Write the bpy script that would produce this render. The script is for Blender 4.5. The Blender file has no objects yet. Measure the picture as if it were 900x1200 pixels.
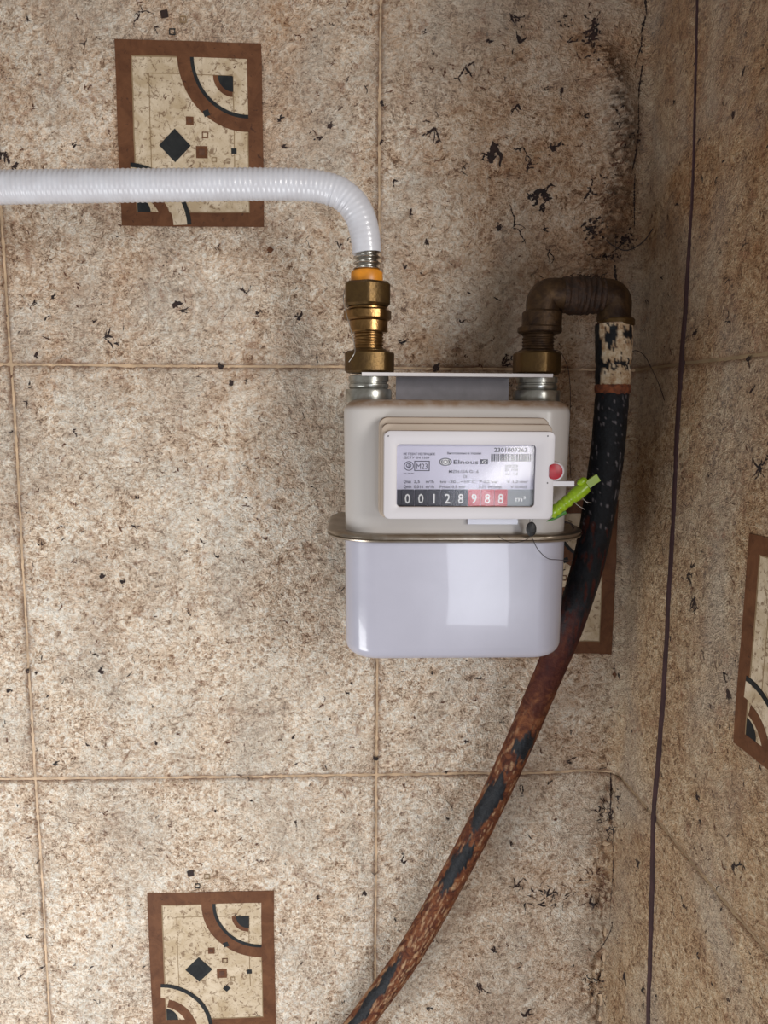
import bpy, math, random
import numpy as np
from mathutils import Vector
random.seed(7); RNG = np.random.default_rng(7)
S = bpy.context.scene
COL = S.collection

# ------------------------------------------------------------------ camera
FPX = 873.39
CAM = np.array([-0.0173, -0.5764, -0.0329]); PIT, YAW, ROL = 0.1343, 0.0384, 0.0066
_f = np.array([math.sin(YAW)*math.cos(PIT), math.cos(YAW)*math.cos(PIT), -math.sin(PIT)])
_r = np.cross(_f, [0, 0, 1.0]); _r /= np.linalg.norm(_r); _u = np.cross(_r, _f)
_c, _s = math.cos(ROL), math.sin(ROL)
RIGHT, UP, FWD = _c*_r+_s*_u, -_s*_r+_c*_u, _f
cam_d = bpy.data.cameras.new('camera'); cam = bpy.data.objects.new('camera', cam_d); COL.objects.link(cam)
cam_d.sensor_fit = 'VERTICAL'; cam_d.sensor_height = 24; cam_d.sensor_width = 18; cam_d.lens = FPX/1200*24; cam_d.clip_start = 0.01
from mathutils import Matrix
M = Matrix.Identity(4)
for i in range(3):
    M[i][0] = RIGHT[i]; M[i][1] = UP[i]; M[i][2] = -FWD[i]; M[i][3] = CAM[i]
cam.matrix_world = M
S.camera = cam
S.view_settings.view_transform = 'Standard'; S.view_settings.look = 'None'; S.view_settings.gamma = 1
S.view_settings.use_curve_mapping = False
S.view_settings.exposure = 0.0
# ------------------------------------------------------------------ light
wd = bpy.data.worlds.new('world'); S.world = wd; wd.use_nodes = True
bg = wd.node_tree.nodes['Background']; bg.inputs[0].default_value = (1.0, 0.93, 0.86, 1); bg.inputs[1].default_value = 0.30
def area(name, loc, target, sx, sy, power, col):
    d = bpy.data.lights.new(name, 'AREA'); d.shape = 'RECTANGLE'; d.size = sx; d.size_y = sy; d.energy = power; d.color = col
    o = bpy.data.objects.new(name, d); COL.objects.link(o); o.location = loc
    o.rotation_euler = (Vector(target)-Vector(loc)).to_track_quat('-Z', 'Y').to_euler(); return o
area('window_light', (0.66, -1.12, 0.16), (-0.02, 0, -0.15), 0.34, 0.46, 9.0, (1.0, 0.97, 0.93))
area('glare_light', (0.36, -1.75, -0.46), (0.02, 0, -0.15), 0.24, 0.56, 3.4, (0.86, 0.90, 1.0))  # unseen lamp added for the glare on dial and lower body
area('fill_light', (-0.66, -0.56, -0.72), (-0.28, 0, -0.45), 0.5, 0.5, 6.8, (0.97, 0.985, 1.0))  # unseen fill lamp added to brighten the lower left wall

# ------------------------------------------------------------------ wall layout
W, H, XC, WA = 0.275, 0.3286, 0.199, 0.0577
SEAM = W                                    # arc position of the seam between wallpaper sheets
RDIR = np.array([math.sin(WA), -math.cos(WA), 0.0])
RNRM = np.array([-math.cos(WA), -math.sin(WA), 0.0])
def ray(px, py):
    d = FWD + RIGHT*((px-450)/FPX) - UP*((py-600)/FPX); return d
def at(px, py, Y):
    d = ray(px, py); return CAM + d*((Y-CAM[1])/d[1])
def uv_at(px, py):
    p = at(px, py, 0.0)
    if p[0] <= XC: return p[0], p[2]
    d = ray(px, py); c0 = np.array([XC, 0, 0])
    k = ((c0-CAM)@RNRM)/(d@RNRM); p = CAM+d*k
    return XC+(p-c0)@RDIR, p[2]

# ------------------------------------------------------------------ noise
def _hash(ix, iy, seed):
    h = (ix.astype(np.int64)*374761393 + iy.astype(np.int64)*668265263 + seed*974634777) & 0xFFFFFFFF
    h = ((h ^ (h >> 13))*1274126177) & 0xFFFFFFFF
    h = (h ^ (h >> 16)) & 0xFFFFFFFF
    return h.astype(np.float64)*(2*math.pi/4294967296.0)
def pn(x, y, seed=0):
    x = np.asarray(x, float); y = np.asarray(y, float)
    ix = np.floor(x); iy = np.floor(y); fx = x-ix; fy = y-iy
    u = fx*fx*fx*(fx*(fx*6-15)+10); v = fy*fy*fy*(fy*(fy*6-15)+10)
    def g(a, b, dx, dy):
        t = _hash(ix+a, iy+b, seed); return np.cos(t)*dx+np.sin(t)*dy
    a = g(0, 0, fx, fy); b = g(1, 0, fx-1, fy); c = g(0, 1, fx, fy-1); d = g(1, 1, fx-1, fy-1)
    return (a*(1-u)+b*u)*(1-v)+(c*(1-u)+d*u)*v*1.0
def fbm(x, y, seed=0, o=3):
    r = 0; a = 1.0
    for k in range(o): r = r+a*pn(x, y, seed+k*17); x = x*2.03; y = y*2.03; a *= 0.5
    return r
def sm(a, b, x):
    t = np.clip((x-a)/(b-a), 0, 1); return t*t*(3-2*t)

# decor panels: tile-local rectangle
MX0, MX1, MZ0, MZ1 = W-0.1889, W-0.0852, 0.1009, 0.2275
DEC = []                                    # (u0, v0) of tile corners that carry a decor panel
def decor_mask(u, v):
    m = np.zeros_like(u)
    for (a, b) in DEC:
        dx = np.maximum(np.maximum(a+MX0-u, u-(a+MX1)), 0); dz = np.maximum(np.maximum(b+MZ0-v, v-(b+MZ1)), 0)
        m = np.maximum(m, 1-sm(0, 0.004, np.hypot(dx, dz)))
    return m
def seg_dist(u, v, pts):
    best = np.full(u.shape, 9.0); par = np.zeros(u.shape)
    n = len(pts)-1
    for i in range(n):
        a = np.array(pts[i]); b = np.array(pts[i+1]); d = b-a; L = d@d
        t = np.clip(((u-a[0])*d[0]+(v-a[1])*d[1])/L, 0, 1)
        q = np.hypot(u-a[0]-t*d[0], v-a[1]-t*d[1]); m = q < best
        best = np.where(m, q, best); par = np.where(m, (i+t)/n, par)
    return best, par
BULGE = [uv_at(*p) for p in ((690, 40), (716, 90), (729, 140), (724, 200), (716, 262), (697, 300), (688, 335))]
LOWR = [uv_at(*p) for p in ((716, 925), (712, 1000), (706, 1080), (697, 1200), (690, 1300))]
RIDGE = [uv_at(*p) for p in ((722, 640), (727, 760), (727, 880), (722, 980), (712, 1010))]
def height(u, v):
    u = np.asarray(u, float); v = np.asarray(v, float)
    wx = u+0.006*pn(u*90, v*90, 5); wy = v+0.006*pn(u*90+7, v*90, 6)
    r1 = 1-np.abs(pn(wx*125, wy*150, 11))*2.6
    r2 = 1-np.abs(pn(wx*240+3, wy*270, 12))*2.6
    r3 = pn(wx*420, wy*420, 13)
    lo = 0.6+0.9*np.clip(fbm(u*14, v*14, 14, 2)+0.3, 0, 1)
    fine = (0.46*np.clip(r1, -.3, 1)+0.32*np.clip(r2, -.3, 1)+0.26*r3)*lo
    fine = fine*(1-0.93*decor_mask(u, v))*(1-0.45*sm(XC-0.004, XC+0.02, u))
    mac = 1.1*fbm(u*7, v*7, 21, 2)
    d, par = seg_dist(u, v, BULGE)
    wr = np.abs(pn(u*110+4*pn(u*60, v*60, 30), v*240, 31))
    b = np.exp(-(d/0.011)**2)*sm(0, .15, par)*(1-sm(.93, 1, par))
    mac = mac+b*(6.0+7.0*(0.5-2*wr)+3.0*pn(u*200, v*200, 32))
    d2, p2 = seg_dist(u, v, LOWR)
    mac = mac+np.exp(-(d2/0.012)**2)*(3.0*pn(u*150, v*80, 33)+2.2*pn(u*260, v*200, 34)+1.0)
    mac = mac-3.0*np.exp(-((d2-0.004)/0.0025)**2)*np.clip(0.5+pn(u*40, v*60, 37), 0, 1)
    d3, p3 = seg_dist(u, v, RIDGE)
    mac = mac+1.8*np.exp(-(d3/0.0035)**2)*(0.7+1.2*pn(u*80, v*70, 36))
    return (mac+fine)*1e-3, fine
RC = 0.010
def surf(u, v, off=0.0, hh=None):
    """wall sheet: u runs along the back wall and on round the corner, v is height"""
    u = np.asarray(u, float); v = np.asarray(v, float)
    if hh is None: hh = height(u, v)[0]
    h = hh+off
    x0 = u+0.0011*pn(u*9, v*9, 41)+0.0004*pn(u*45, v*45, 42); z = v+0.0012*pn(u*9+5, v*9, 43)+0.0004*pn(u*45, v*45, 44)
    z = z+0.0035*np.exp(-((u-XC+0.03)/0.02)**2)*(v < -0.2)*0.5
    k = np.clip((x0-(XC-RC))/(2*RC), 0, 1)
    bx = (1-k)**2*(XC-RC)+2*k*(1-k)*XC+k*k*(XC+RC*RDIR[0]); by = k*k*RC*RDIR[1]
    px = np.where(x0 < XC-RC, x0, np.where(x0 > XC+RC, XC+(x0-XC)*RDIR[0], bx))
    py = np.where(x0 < XC-RC, 0, np.where(x0 > XC+RC, (x0-XC)*RDIR[1], by))
    nx = k*RNRM[0]; ny = -(1-k)+k*RNRM[1]; L = np.hypot(nx, ny)
    return np.stack([px+nx/L*h, py+ny/L*h, z], -1)

# ------------------------------------------------------------------ mesh helpers
ORIG = {}
def mesh_obj(name, V, F, mats, parent=None, smooth=True, attrs=None, mi=None, uvs=None):
    V = np.asarray(V, float).reshape(-1, 3)
    top = parent
    while top is not None and top.parent is not None: top = top.parent
    base = np.array(ORIG.get(top.name, (0, 0, 0))) if top is not None else np.zeros(3)
    me = bpy.data.meshes.new(name)
    V = V-base
    if isinstance(F, np.ndarray):
        n, k = F.shape
        me.vertices.add(len(V)); me.vertices.foreach_set('co', V.astype(np.float32).ravel())
        me.loops.add(n*k); me.loops.foreach_set('vertex_index', F.astype(np.int32).ravel())
        me.polygons.add(n); me.polygons.foreach_set('loop_start', np.arange(0, n*k, k, dtype=np.int32))
        me.update(calc_edges=True); me.validate()
    else:
        me.from_pydata([tuple(p) for p in V], [], [tuple(f) for f in F]); me.update()
    if not isinstance(mats, (list, tuple)): mats = [mats]
    for m in mats: me.materials.append(m)
    if mi is not None: me.polygons.foreach_set('material_index', np.asarray(mi, np.int32))
    if attrs:
        for k, a in attrs.items():
            at_ = me.attributes.new(k, 'FLOAT', 'POINT'); at_.data.foreach_set('value', np.asarray(a, np.float32).ravel())
    me.polygons.foreach_set('use_smooth', [bool(smooth)]*len(me.polygons))
    if smooth and smooth != 'all' and not attrs:
        try: me.set_sharp_from_angle(angle=math.radians(38))
        except Exception: pass
    o = bpy.data.objects.new(name, me); COL.objects.link(o)
    if parent is not None: o.parent = parent
    return o
def thing(name, label, cat, loc, group=None):
    o = bpy.data.objects.new(name, None); COL.objects.link(o); o.location = [float(a) for a in loc]; o.empty_display_size = 0.02
    ORIG[o.name] = [float(a) for a in loc]; o['label'] = label; o['category'] = cat
    if group: o['group'] = group
    return o
def tag(o, label, cat):
    o['label'] = label; o['category'] = cat; return o
def grid_faces(nu, nv, wrap=False):
    i = np.arange(nu-1)[:, None]; j = np.arange(nv if wrap else nv-1)[None, :]
    j2 = (j+1) % nv
    a = i*nv+j; b = (i+1)*nv+j; c = (i+1)*nv+j2; d = i*nv+j2
    return np.stack([a, b, c, d], -1).reshape(-1, 4)
class MB:
    """collects quads/ngons into one mesh with several material slots"""
    def __init__(s): s.V = []; s.F = []; s.M = []; s.n = 0
    def add(s, V, F, m=0):
        V = np.asarray(V, float).reshape(-1, 3)
        s.V.append(V); s.F += [tuple(int(q)+s.n for q in f) for f in F]; s.M += [m]*len(F); s.n += len(V)
    def build(s, name, mats, parent=None, smooth=True):
        return mesh_obj(name, np.concatenate(s.V), s.F, mats, parent, smooth, mi=s.M)
def catmull(P, step):
    P = np.asarray(P, float); P = np.vstack([2*P[0]-P[1], P, 2*P[-1]-P[-2]]); out = []
    for i in range(1, len(P)-2):
        n = max(2, int(np.linalg.norm(P[i+1]-P[i])/step))
        for t in np.arange(n)/n:
            a, b, c, d = P[i-1:i+3]
            out.append(0.5*(2*b+(c-a)*t+(2*a-5*b+4*c-d)*t*t+(3*b-a-3*c+d)*t**3))
    out.append(P[-2]); return np.array(out)
def frames(P):
    T = np.gradient(P, axis=0); T /= np.linalg.norm(T, axis=1)[:, None]
    N = np.zeros_like(P); ref = np.array([0, -1.0, 0])
    if abs(T[0]@ref) > .95: ref = np.array([1.0, 0, 0])
    n = ref-T[0]*(ref@T[0]); n /= np.linalg.norm(n); N[0] = n
    for i in range(1, len(P)):
        n = n-T[i]*(n@T[i]); n /= np.linalg.norm(n); N[i] = n
    return T, N, np.cross(T, N)
def sweep(P, R, nseg=24, caps=True):
    """R: array (n,) or (n,nseg)"""
    P = np.asarray(P, float); T, N, B = frames(P); th = np.arange(nseg)*2*math.pi/nseg
    R = np.asarray(R, float)
    if R.ndim == 0: R = np.full(len(P), float(R))
    if R.ndim == 1: R = np.repeat(R[:, None], nseg, 1)
    V = P[:, None]+R[..., None]*(np.cos(th)[None, :, None]*N[:, None]+np.sin(th)[None, :, None]*B[:, None])
    F = [tuple(f) for f in grid_faces(len(P), nseg, True)[:, ::-1]]
    if caps: F += [tuple(range(nseg)), tuple(range((len(P)-1)*nseg, len(P)*nseg))[::-1]]
    return V.reshape(-1, 3), F
def lathe(c, prof, nseg=40, hexa=None):
    """prof: list of (radius, z) from bottom to top, around a vertical axis at c; hexa -> polygon with that many sides"""
    th = np.arange(nseg)*2*math.pi/nseg+0.2; V = []
    k = np.ones(nseg)
    if hexa:
        n, ph = hexa; a = (th-ph) % (2*math.pi/n)-math.pi/n; k = math.cos(math.pi/n)/np.cos(a)
    for r, z in prof:
        rr = r*k/(math.cos(math.pi/n) if hexa else 1) if hexa else r*np.ones(nseg)
        V.append(np.stack([c[0]+rr*np.cos(th), c[1]+rr*np.sin(th), np.full(nseg, z)], -1))
    V = np.concatenate(V); F = [tuple(f[::-1]) for f in grid_faces(len(prof), nseg, True)]
    F = [f[::-1] for f in F]
    F = [tuple(f) for f in F]; F += [tuple(range(nseg))[::-1], tuple(range((len(prof)-1)*nseg, len(prof)*nseg))]
    return V, F
def hexnut(c, r, z0, z1, phase, ch=0.0012):
    """chamfered hexagonal nut as clean flats: across-corner radius r"""
    n = 6; rin = r*0.9; V = []; F = []
    a = [phase+i*math.pi/3 for i in range(n)]
    rings = [(rin, z0), (r, z0+ch), (r, z1-ch), (rin, z1)]
    bev = 0.10
    for rr, z in rings:
        for t in a:
            for s in (-bev, bev):
                q = rr*(1-0.03); V.append((c[0]+q*math.cos(t+s), c[1]+q*math.sin(t+s), z))
    m = 2*n
    for k in range(3):
        for j in range(m): F.append((k*m+j, k*m+(j+1) % m, (k+1)*m+(j+1) % m, (k+1)*m+j))
    F.append(tuple(range(m))[::-1]); F.append(tuple(range(3*m, 4*m)))
    return V, F
def rrect(hw, hd, r, n=10):
    r = min(r, hw*0.999, hd*0.999); P = []
    for cx, cy, a0 in ((hw-r, hd-r, 0), (-(hw-r), hd-r, 90), (-(hw-r), -(hd-r), 180), (hw-r, -(hd-r), 270)):
        for k in range(n+1):
            t = math.radians(a0+90*k/n); P.append((cx+r*math.cos(t), cy+r*math.sin(t)))
    return np.array(P)
def loft(levels, c, n=10, axis='z'):
    """levels: (pos, hw, hd, r, ox, oy) rounded rectangles stacked along an axis"""
    V = []; m = 4*(n+1)
    for L in levels:
        z, hw, hd, r = L[:4]; ox, oy = (L[4], L[5]) if len(L) > 4 else (0, 0)
        P = rrect(hw, hd, r, n)
        for x, y in P:
            if axis == 'z': V.append((c[0]+x+ox, c[1]+y+oy, z))
            else: V.append((c[0]+x+ox, z, c[2]+y+oy))
    F = []
    for k in range(len(levels)-1):
        for j in range(m):
            f = (k*m+j, k*m+(j+1) % m, (k+1)*m+(j+1) % m, (k+1)*m+j)
            F.append(f if (axis == 'z') else f)
    e = (len(levels)-1)*m
    F.append(tuple(range(m))[::-1]); F.append(tuple(range(e, e+m)))
    return V, F
def box(c, s):
    x, y, z = c; a, b, d = [q/2 for q in s]
    V = [(x+i*a, y+j*b, z+k*d) for i in (-1, 1) for j in (-1, 1) for k in (-1, 1)]
    return V, [(0, 1, 3, 2), (4, 6, 7, 5), (0, 4, 5, 1), (2, 3, 7, 6), (0, 2, 6, 4), (1, 5, 7, 3)]
def disc_y(c, r, y0, y1, n=32, bev=0.0):
    V = []; prof = [(r, y0), (r, y1+bev), (r-bev, y1)] if bev else [(r, y0), (r, y1)]
    for rr, y in prof:
        for k in range(n): t = 2*math.pi*k/n; V.append((c[0]+rr*math.cos(t), y, c[2]+rr*math.sin(t)))
    F = [(k*n+j, k*n+(j+1) % n, (k+1)*n+(j+1) % n, (k+1)*n+j) for k in range(len(prof)-1) for j in range(n)]
    F += [tuple(range(n))[::-1], tuple(range((len(prof)-1)*n, len(prof)*n))]
    return V, F

# ------------------------------------------------------------------ materials
def mat(name): 
    m = bpy.data.materials.new(name); m.use_nodes = True; return m, m.node_tree.nodes, m.node_tree.links, m.node_tree.nodes['Principled BSDF']
def nz(n, l, scale, detail=4, rough=.55, dist=0.0, coord=None, stretch=None):
    t = n.new('ShaderNodeTexNoise'); t.inputs['Scale'].default_value = scale; t.inputs['Detail'].default_value = detail
    t.inputs['Roughness'].default_value = rough; t.inputs['Distortion'].default_value = dist
    tc = n.new('ShaderNodeTexCoord'); src = tc.outputs['Object']
    if stretch:
        mp = n.new('ShaderNodeMapping'); mp.inputs['Scale'].default_value = stretch; l.new(src, mp.inputs[0]); src = mp.outputs[0]
    l.new(src, t.inputs['Vector']); return t.outputs['Fac']
def ramp(n, l, f, stops):
    r = n.new('ShaderNodeValToRGB'); e = r.color_ramp.elements
    while len(e) < len(stops): e.new(0.5)
    for k, (p, c) in enumerate(stops): e[k].position = p; e[k].color = (*c, 1) if len(c) == 3 else c
    l.new(f, r.inputs[0]); return r.outputs[0]
def mix(n, l, f, a, b, mode='MIX'):
    m = n.new('ShaderNodeMix'); m.data_type = 'RGBA'; m.blend_type = mode
    for s, i in ((f, 0), (a, 6), (b, 7)):
        if isinstance(s, (int, float)): m.inputs[i].default_value = s
        elif isinstance(s, tuple): m.inputs[i].default_value = (*s, 1)
        else: l.new(s, m.inputs[i])
    return m.outputs[2]
def mth(n, l, op, a, b=0.0, clamp=False):
    m = n.new('ShaderNodeMath'); m.operation = op; m.use_clamp = clamp
    for s, i in ((a, 0), (b, 1)):
        if isinstance(s, (int, float)): m.inputs[i].default_value = s
        else: l.new(s, m.inputs[i])
    return m.outputs[0]
def bump(n, l, h, strength, dist, p):
    b = n.new('ShaderNodeBump'); b.inputs['Strength'].default_value = strength; b.inputs['Distance'].default_value = dist
    l.new(h, b.inputs['Height']); l.new(b.outputs[0], p.inputs['Normal'])
def attr(n, name):
    a = n.new('ShaderNodeAttribute'); a.attribute_name = name; return a.outputs['Fac']
def simple(name, col, rough=.5, metal=0.0, var=0.0, vs=60, col2=None, bmp=0.0, bs=300, spec=None, coat=0.0):
    m, n, l, p = mat(name)
    p.inputs['Roughness'].default_value = rough; p.inputs['Metallic'].default_value = metal
    if spec is not None: p.inputs['Specular IOR Level'].default_value = spec
    p.inputs['Coat Weight'].default_value = coat
    c2 = col2 or tuple(c*(1-var) for c in col)
    f = nz(n, l, vs, 5, .6, .4)
    l.new(ramp(n, l, f, [(.35, c2), (.65, col)]), p.inputs['Base Color'])
    if bmp: bump(n, l, nz(n, l, bs, 4), .6, bmp, p)
    return m

def wallpaper(name):
    m, n, l, p = mat(name)
    fine = attr(n, 'fine'); edge = attr(n, 'edge'); gr = attr(n, 'grime_shade'); side = attr(n, 'side')
    tex1 = nz(n, l, 230, 3, .65, 1.8, stretch=(1, 1, 1.25)); tex2 = nz(n, l, 90, 4, .7, 2.0); tex3 = nz(n, l, 560, 2, .6, .8)
    rg1 = mth(n, l, 'ABSOLUTE', mth(n, l, 'SUBTRACT', nz(n, l, 95, 3, .55, 1.8), .5)); rg2 = mth(n, l, 'ABSOLUTE', mth(n, l, 'SUBTRACT', nz(n, l, 120, 3, .6, 2.0, stretch=(1, 1, 1.1)), .47))
    strand = ramp(n, l, rg1, [(.0, (1, 1, 1)), (.045, (0, 0, 0))]); crev = ramp(n, l, rg2, [(.0, (1, 1, 1)), (.028, (0, 0, 0))])
    gate = ramp(n, l, nz(n, l, 60, 2, .5), [(.42, (0, 0, 0)), (.56, (1, 1, 1))])
    big = nz(n, l, 9, 4, .6, .6); mid = nz(n, l, 38, 4, .6, 1.0)
    a = mth(n, l, 'ADD', mth(n, l, 'MULTIPLY', mth(n, l, 'SUBTRACT', tex1, .5), 1.0), mth(n, l, 'MULTIPLY', mth(n, l, 'SUBTRACT', tex2, .5), 1.0))
    a = mth(n, l, 'ADD', a, mth(n, l, 'MULTIPLY', mth(n, l, 'SUBTRACT', fine, .18), .45))
    a = mth(n, l, 'ADD', a, mth(n, l, 'MULTIPLY', strand, .30)); a = mth(n, l, 'SUBTRACT', a, mth(n, l, 'MULTIPLY', mth(n, l, 'MULTIPLY', crev, gate), .34))
    a = mth(n, l, 'ADD', a, .50)
    base = ramp(n, l, a, [(.18, (.15, .08, .045)), (.36, (.47, .325, .22)), (.51, (.74, .57, .42)), (.67, (.90, .75, .59)), (.86, (1.0, .93, .82))])
    base = mix(n, l, side, base, (.72, .64, .52), 'MULTIPLY')  # weaker light on the side wall put into the paper colour
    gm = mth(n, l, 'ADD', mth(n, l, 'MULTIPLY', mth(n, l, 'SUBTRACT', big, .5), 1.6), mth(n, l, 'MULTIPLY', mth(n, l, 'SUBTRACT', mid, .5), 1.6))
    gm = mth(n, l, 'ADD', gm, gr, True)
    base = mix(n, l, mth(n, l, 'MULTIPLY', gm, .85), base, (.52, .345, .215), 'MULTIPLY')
    cl = ramp(n, l, nz(n, l, 13, 3, .5, .5, stretch=(1.3, 1, .8)), [(.42, (0, 0, 0)), (.68, (1, 1, 1))])
    base = mix(n, l, mth(n, l, 'MULTIPLY', cl, .42), base, (.54, .51, .45))
    sp = ramp(n, l, nz(n, l, 75, 5, .7, 1.4), [(.56, (0, 0, 0)), (.68, (1, 1, 1))])
    base = mix(n, l, mth(n, l, 'MULTIPLY', sp, .55), base, (.30, .14, .08))
    pr = ramp(n, l, nz(n, l, 230, 4, .75, 1.6), [(.60, (0, 0, 0)), (.67, (1, 1, 1))])
    base = mix(n, l, mth(n, l, 'MULTIPLY', pr, .75), base, (.14, .06, .035))
    base = mix(n, l, edge, base, (.20, .10, .05))
    l.new(base, p.inputs['Base Color'])
    p.inputs['Roughness'].default_value = .55; p.inputs['Specular IOR Level'].default_value = .35
    bump(n, l, mth(n, l, 'ADD', mth(n, l, 'ADD', tex1, mth(n, l, 'MULTIPLY', tex3, .25)), mth(n, l, 'ADD', mth(n, l, 'MULTIPLY', tex2, 1.3), mth(n, l, 'MULTIPLY', mth(n, l, 'SUBTRACT', strand, crev), .12))), 1.0, .0024, p)
    return m
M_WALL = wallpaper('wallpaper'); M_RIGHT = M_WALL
M_GROOVE = simple('groove_paper', (.62, .44, .28), .6, 0, .45, 70)
M_GROOVE_R = simple('groove_paper_shaded', (.30, .21, .12), .6, 0, .3, 50)  # groove paper darkened, the side wall's shade put into its colour
M_UNDER = simple('purple_underlayer', (.055, .022, .026), .7, 0, .4, 70)
def decor_mat(name, a, b, dark, ds=.62):
    m, n, l, p = mat(name)
    base = ramp(n, l, nz(n, l, 70, 5, .65, .8), [(.35, a), (.65, b)])
    sp = ramp(n, l, nz(n, l, 210, 5, .75, 1.2), [(ds, (0, 0, 0)), (ds+.06, (1, 1, 1))])
    base = mix(n, l, mth(n, l, 'MULTIPLY', sp, .75), base, dark)
    l.new(base, p.inputs['Base Color']); p.inputs['Roughness'].default_value = .6; p.inputs['Specular IOR Level'].default_value = .2
    bump(n, l, nz(n, l, 400, 3), .4, .0003, p); return m
M_PANEL = decor_mat('decor_cream', (.44, .34, .22), (.62, .52, .39), (.15, .085, .045), .54)
M_BROWN = decor_mat('decor_brown', (.095, .038, .018), (.155, .066, .031), (.04, .018, .013), .60)
M_BLACK = decor_mat('decor_black', (.012, .013, .015), (.026, .028, .028), (.10, .07, .05), .66)
M_LINE = simple('decor_thin_line', (.25, .17, .09), .6)
M_SPECK = simple('mould_and_shade_black', (.035, .014, .010), .8, 0, .5, 90, (.010, .006, .006))
M_SPECKR = simple('mould_brown', (.13, .052, .025), .8, 0, .5, 90, (.06, .025, .014))
# ------------------------------------------------------------------ walls
ROWS = [(-3, True), (-2, False), (-1, False), (0, False), (1, True)]     # row r covers v in [r*H, (r+1)*H]
# decor panels: base (u0, v0)
DEC += [(-W, 0.0), (-W, -2*H), (0.0, -H), (0.0, H), (-2*W, -H), (-2*W, H), (0.0, -3*H), (SEAM, -H), (SEAM, H), (SEAM, -3*H)]
def tile(u0, u1, v0, v1, coarse, parent, m, g0=None, g1=None, right=False):
    st = 0.004 if coarse else 0.0014
    gap = 0.0008
    a0 = u0+(gap if g0 is None else g0); a1 = u1-(gap if g1 is None else g1)
    b0, b1 = v0+gap, v1-gap
    nu = max(3, int((a1-a0)/st)); nv = max(3, int((b1-b0)/st))
    us = np.linspace(a0, a1, nu); vs = np.linspace(b0, b1, nv)
    U, V = np.meshgrid(us, vs, indexing='ij')
    hh, fine = height(U, V)
    lft = U-a0 if g0 != 0 else np.full(U.shape, 1.0); rgt = a1-U if g1 != 0 else np.full(U.shape, 1.0)
    de = np.minimum(np.minimum(lft, rgt), np.minimum(V-b0, b1-V))
    hh = hh*1.0-0.0009*(1-sm(0, .0022, de))
    P = surf(U, V, 0.0, hh)
    n1 = pn(U*55, V*55, 51)
    edge = np.exp(-(de/0.0016)**2)*np.clip(0.65+0.9*n1, 0.1, 1)+0.22*np.exp(-(de/0.006)**2)*np.clip(.5+pn(U*120, V*120, 52)*2, 0, 1)
    d, par = seg_dist(U, V, BULGE)
    grime_shade = 0.52*sm(-0.35, 0.25, V)-0.08+0.42*sm(-0.02, 0.15, U)*(1-.35*sm(XC, XC+.05, U))  # grease towards the top; towards the right, weaker light put into the colour
    grime_shade += 0.9*np.exp(-((U-0.035)/0.05)**2)*np.exp(-((V-0.0)/0.05)**2)*.25  # shade just above the meter put into the wall colour
    w = np.abs(pn(U*110+4*pn(U*60, V*60, 30), V*420, 31))
    edge = edge+np.exp(-(d/0.014)**2)*np.clip(2.2*w+1.0*pn(U*300, V*300, 57), 0, 1)*.9  # crease shadow of the crumpled bulge painted into the colour
    d2, p2 = seg_dist(U, V, LOWR)
    edge = edge+np.exp(-(d2/0.013)**2)*np.clip(pn(U*190, V*140, 58)*3.2, 0, .9)
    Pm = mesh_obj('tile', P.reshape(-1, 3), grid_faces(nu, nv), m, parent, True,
        {'fine': fine.ravel(), 'edge': np.clip(edge, 0, .9).ravel(), 'grime_shade': grime_shade.ravel(), 'side': sm(XC-.03, XC+.006, U).ravel()})
    return Pm
def backing(name, u0, u1, off, m, kind=True):
    us = np.arange(u0, u1+.002, .004); vs = np.arange(-3*H, 2*H, .005)
    U, V = np.meshgrid(us, vs, indexing='ij')
    hh = height(U, V)[0]
    lowf = np.minimum(hh, 1.1e-3*fbm(U*7, V*7, 21, 2))
    P = surf(U, V, 0, lowf-off)
    o = mesh_obj(name, P.reshape(-1, 3), grid_faces(len(us), len(vs)), m, None, True)
    if kind: o['kind'] = 'structure'
    return o
wall_b = backing('wall_back', -3*W, XC, 0.0006, M_GROOVE)
wall_b['label'] = 'stained beige wallpapered wall behind the gas meter'
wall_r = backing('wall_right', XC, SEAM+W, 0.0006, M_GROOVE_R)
wall_r['label'] = 'dingy wallpapered side wall to the right of the pipe'
TILES = {}
for r, crs in ROWS:
    for c, (a, b) in {-3: (-3*W, -2*W), -2: (-2*W, -W), -1: (-W, 0), 0: (0, XC)}.items():
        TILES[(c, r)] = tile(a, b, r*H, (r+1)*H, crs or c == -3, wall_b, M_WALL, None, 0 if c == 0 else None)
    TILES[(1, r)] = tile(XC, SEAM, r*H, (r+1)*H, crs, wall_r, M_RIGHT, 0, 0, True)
    TILES[(2, r)] = tile(SEAM, SEAM+W, r*H, (r+1)*H, crs, wall_r, M_RIGHT, 0, None, True)
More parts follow.
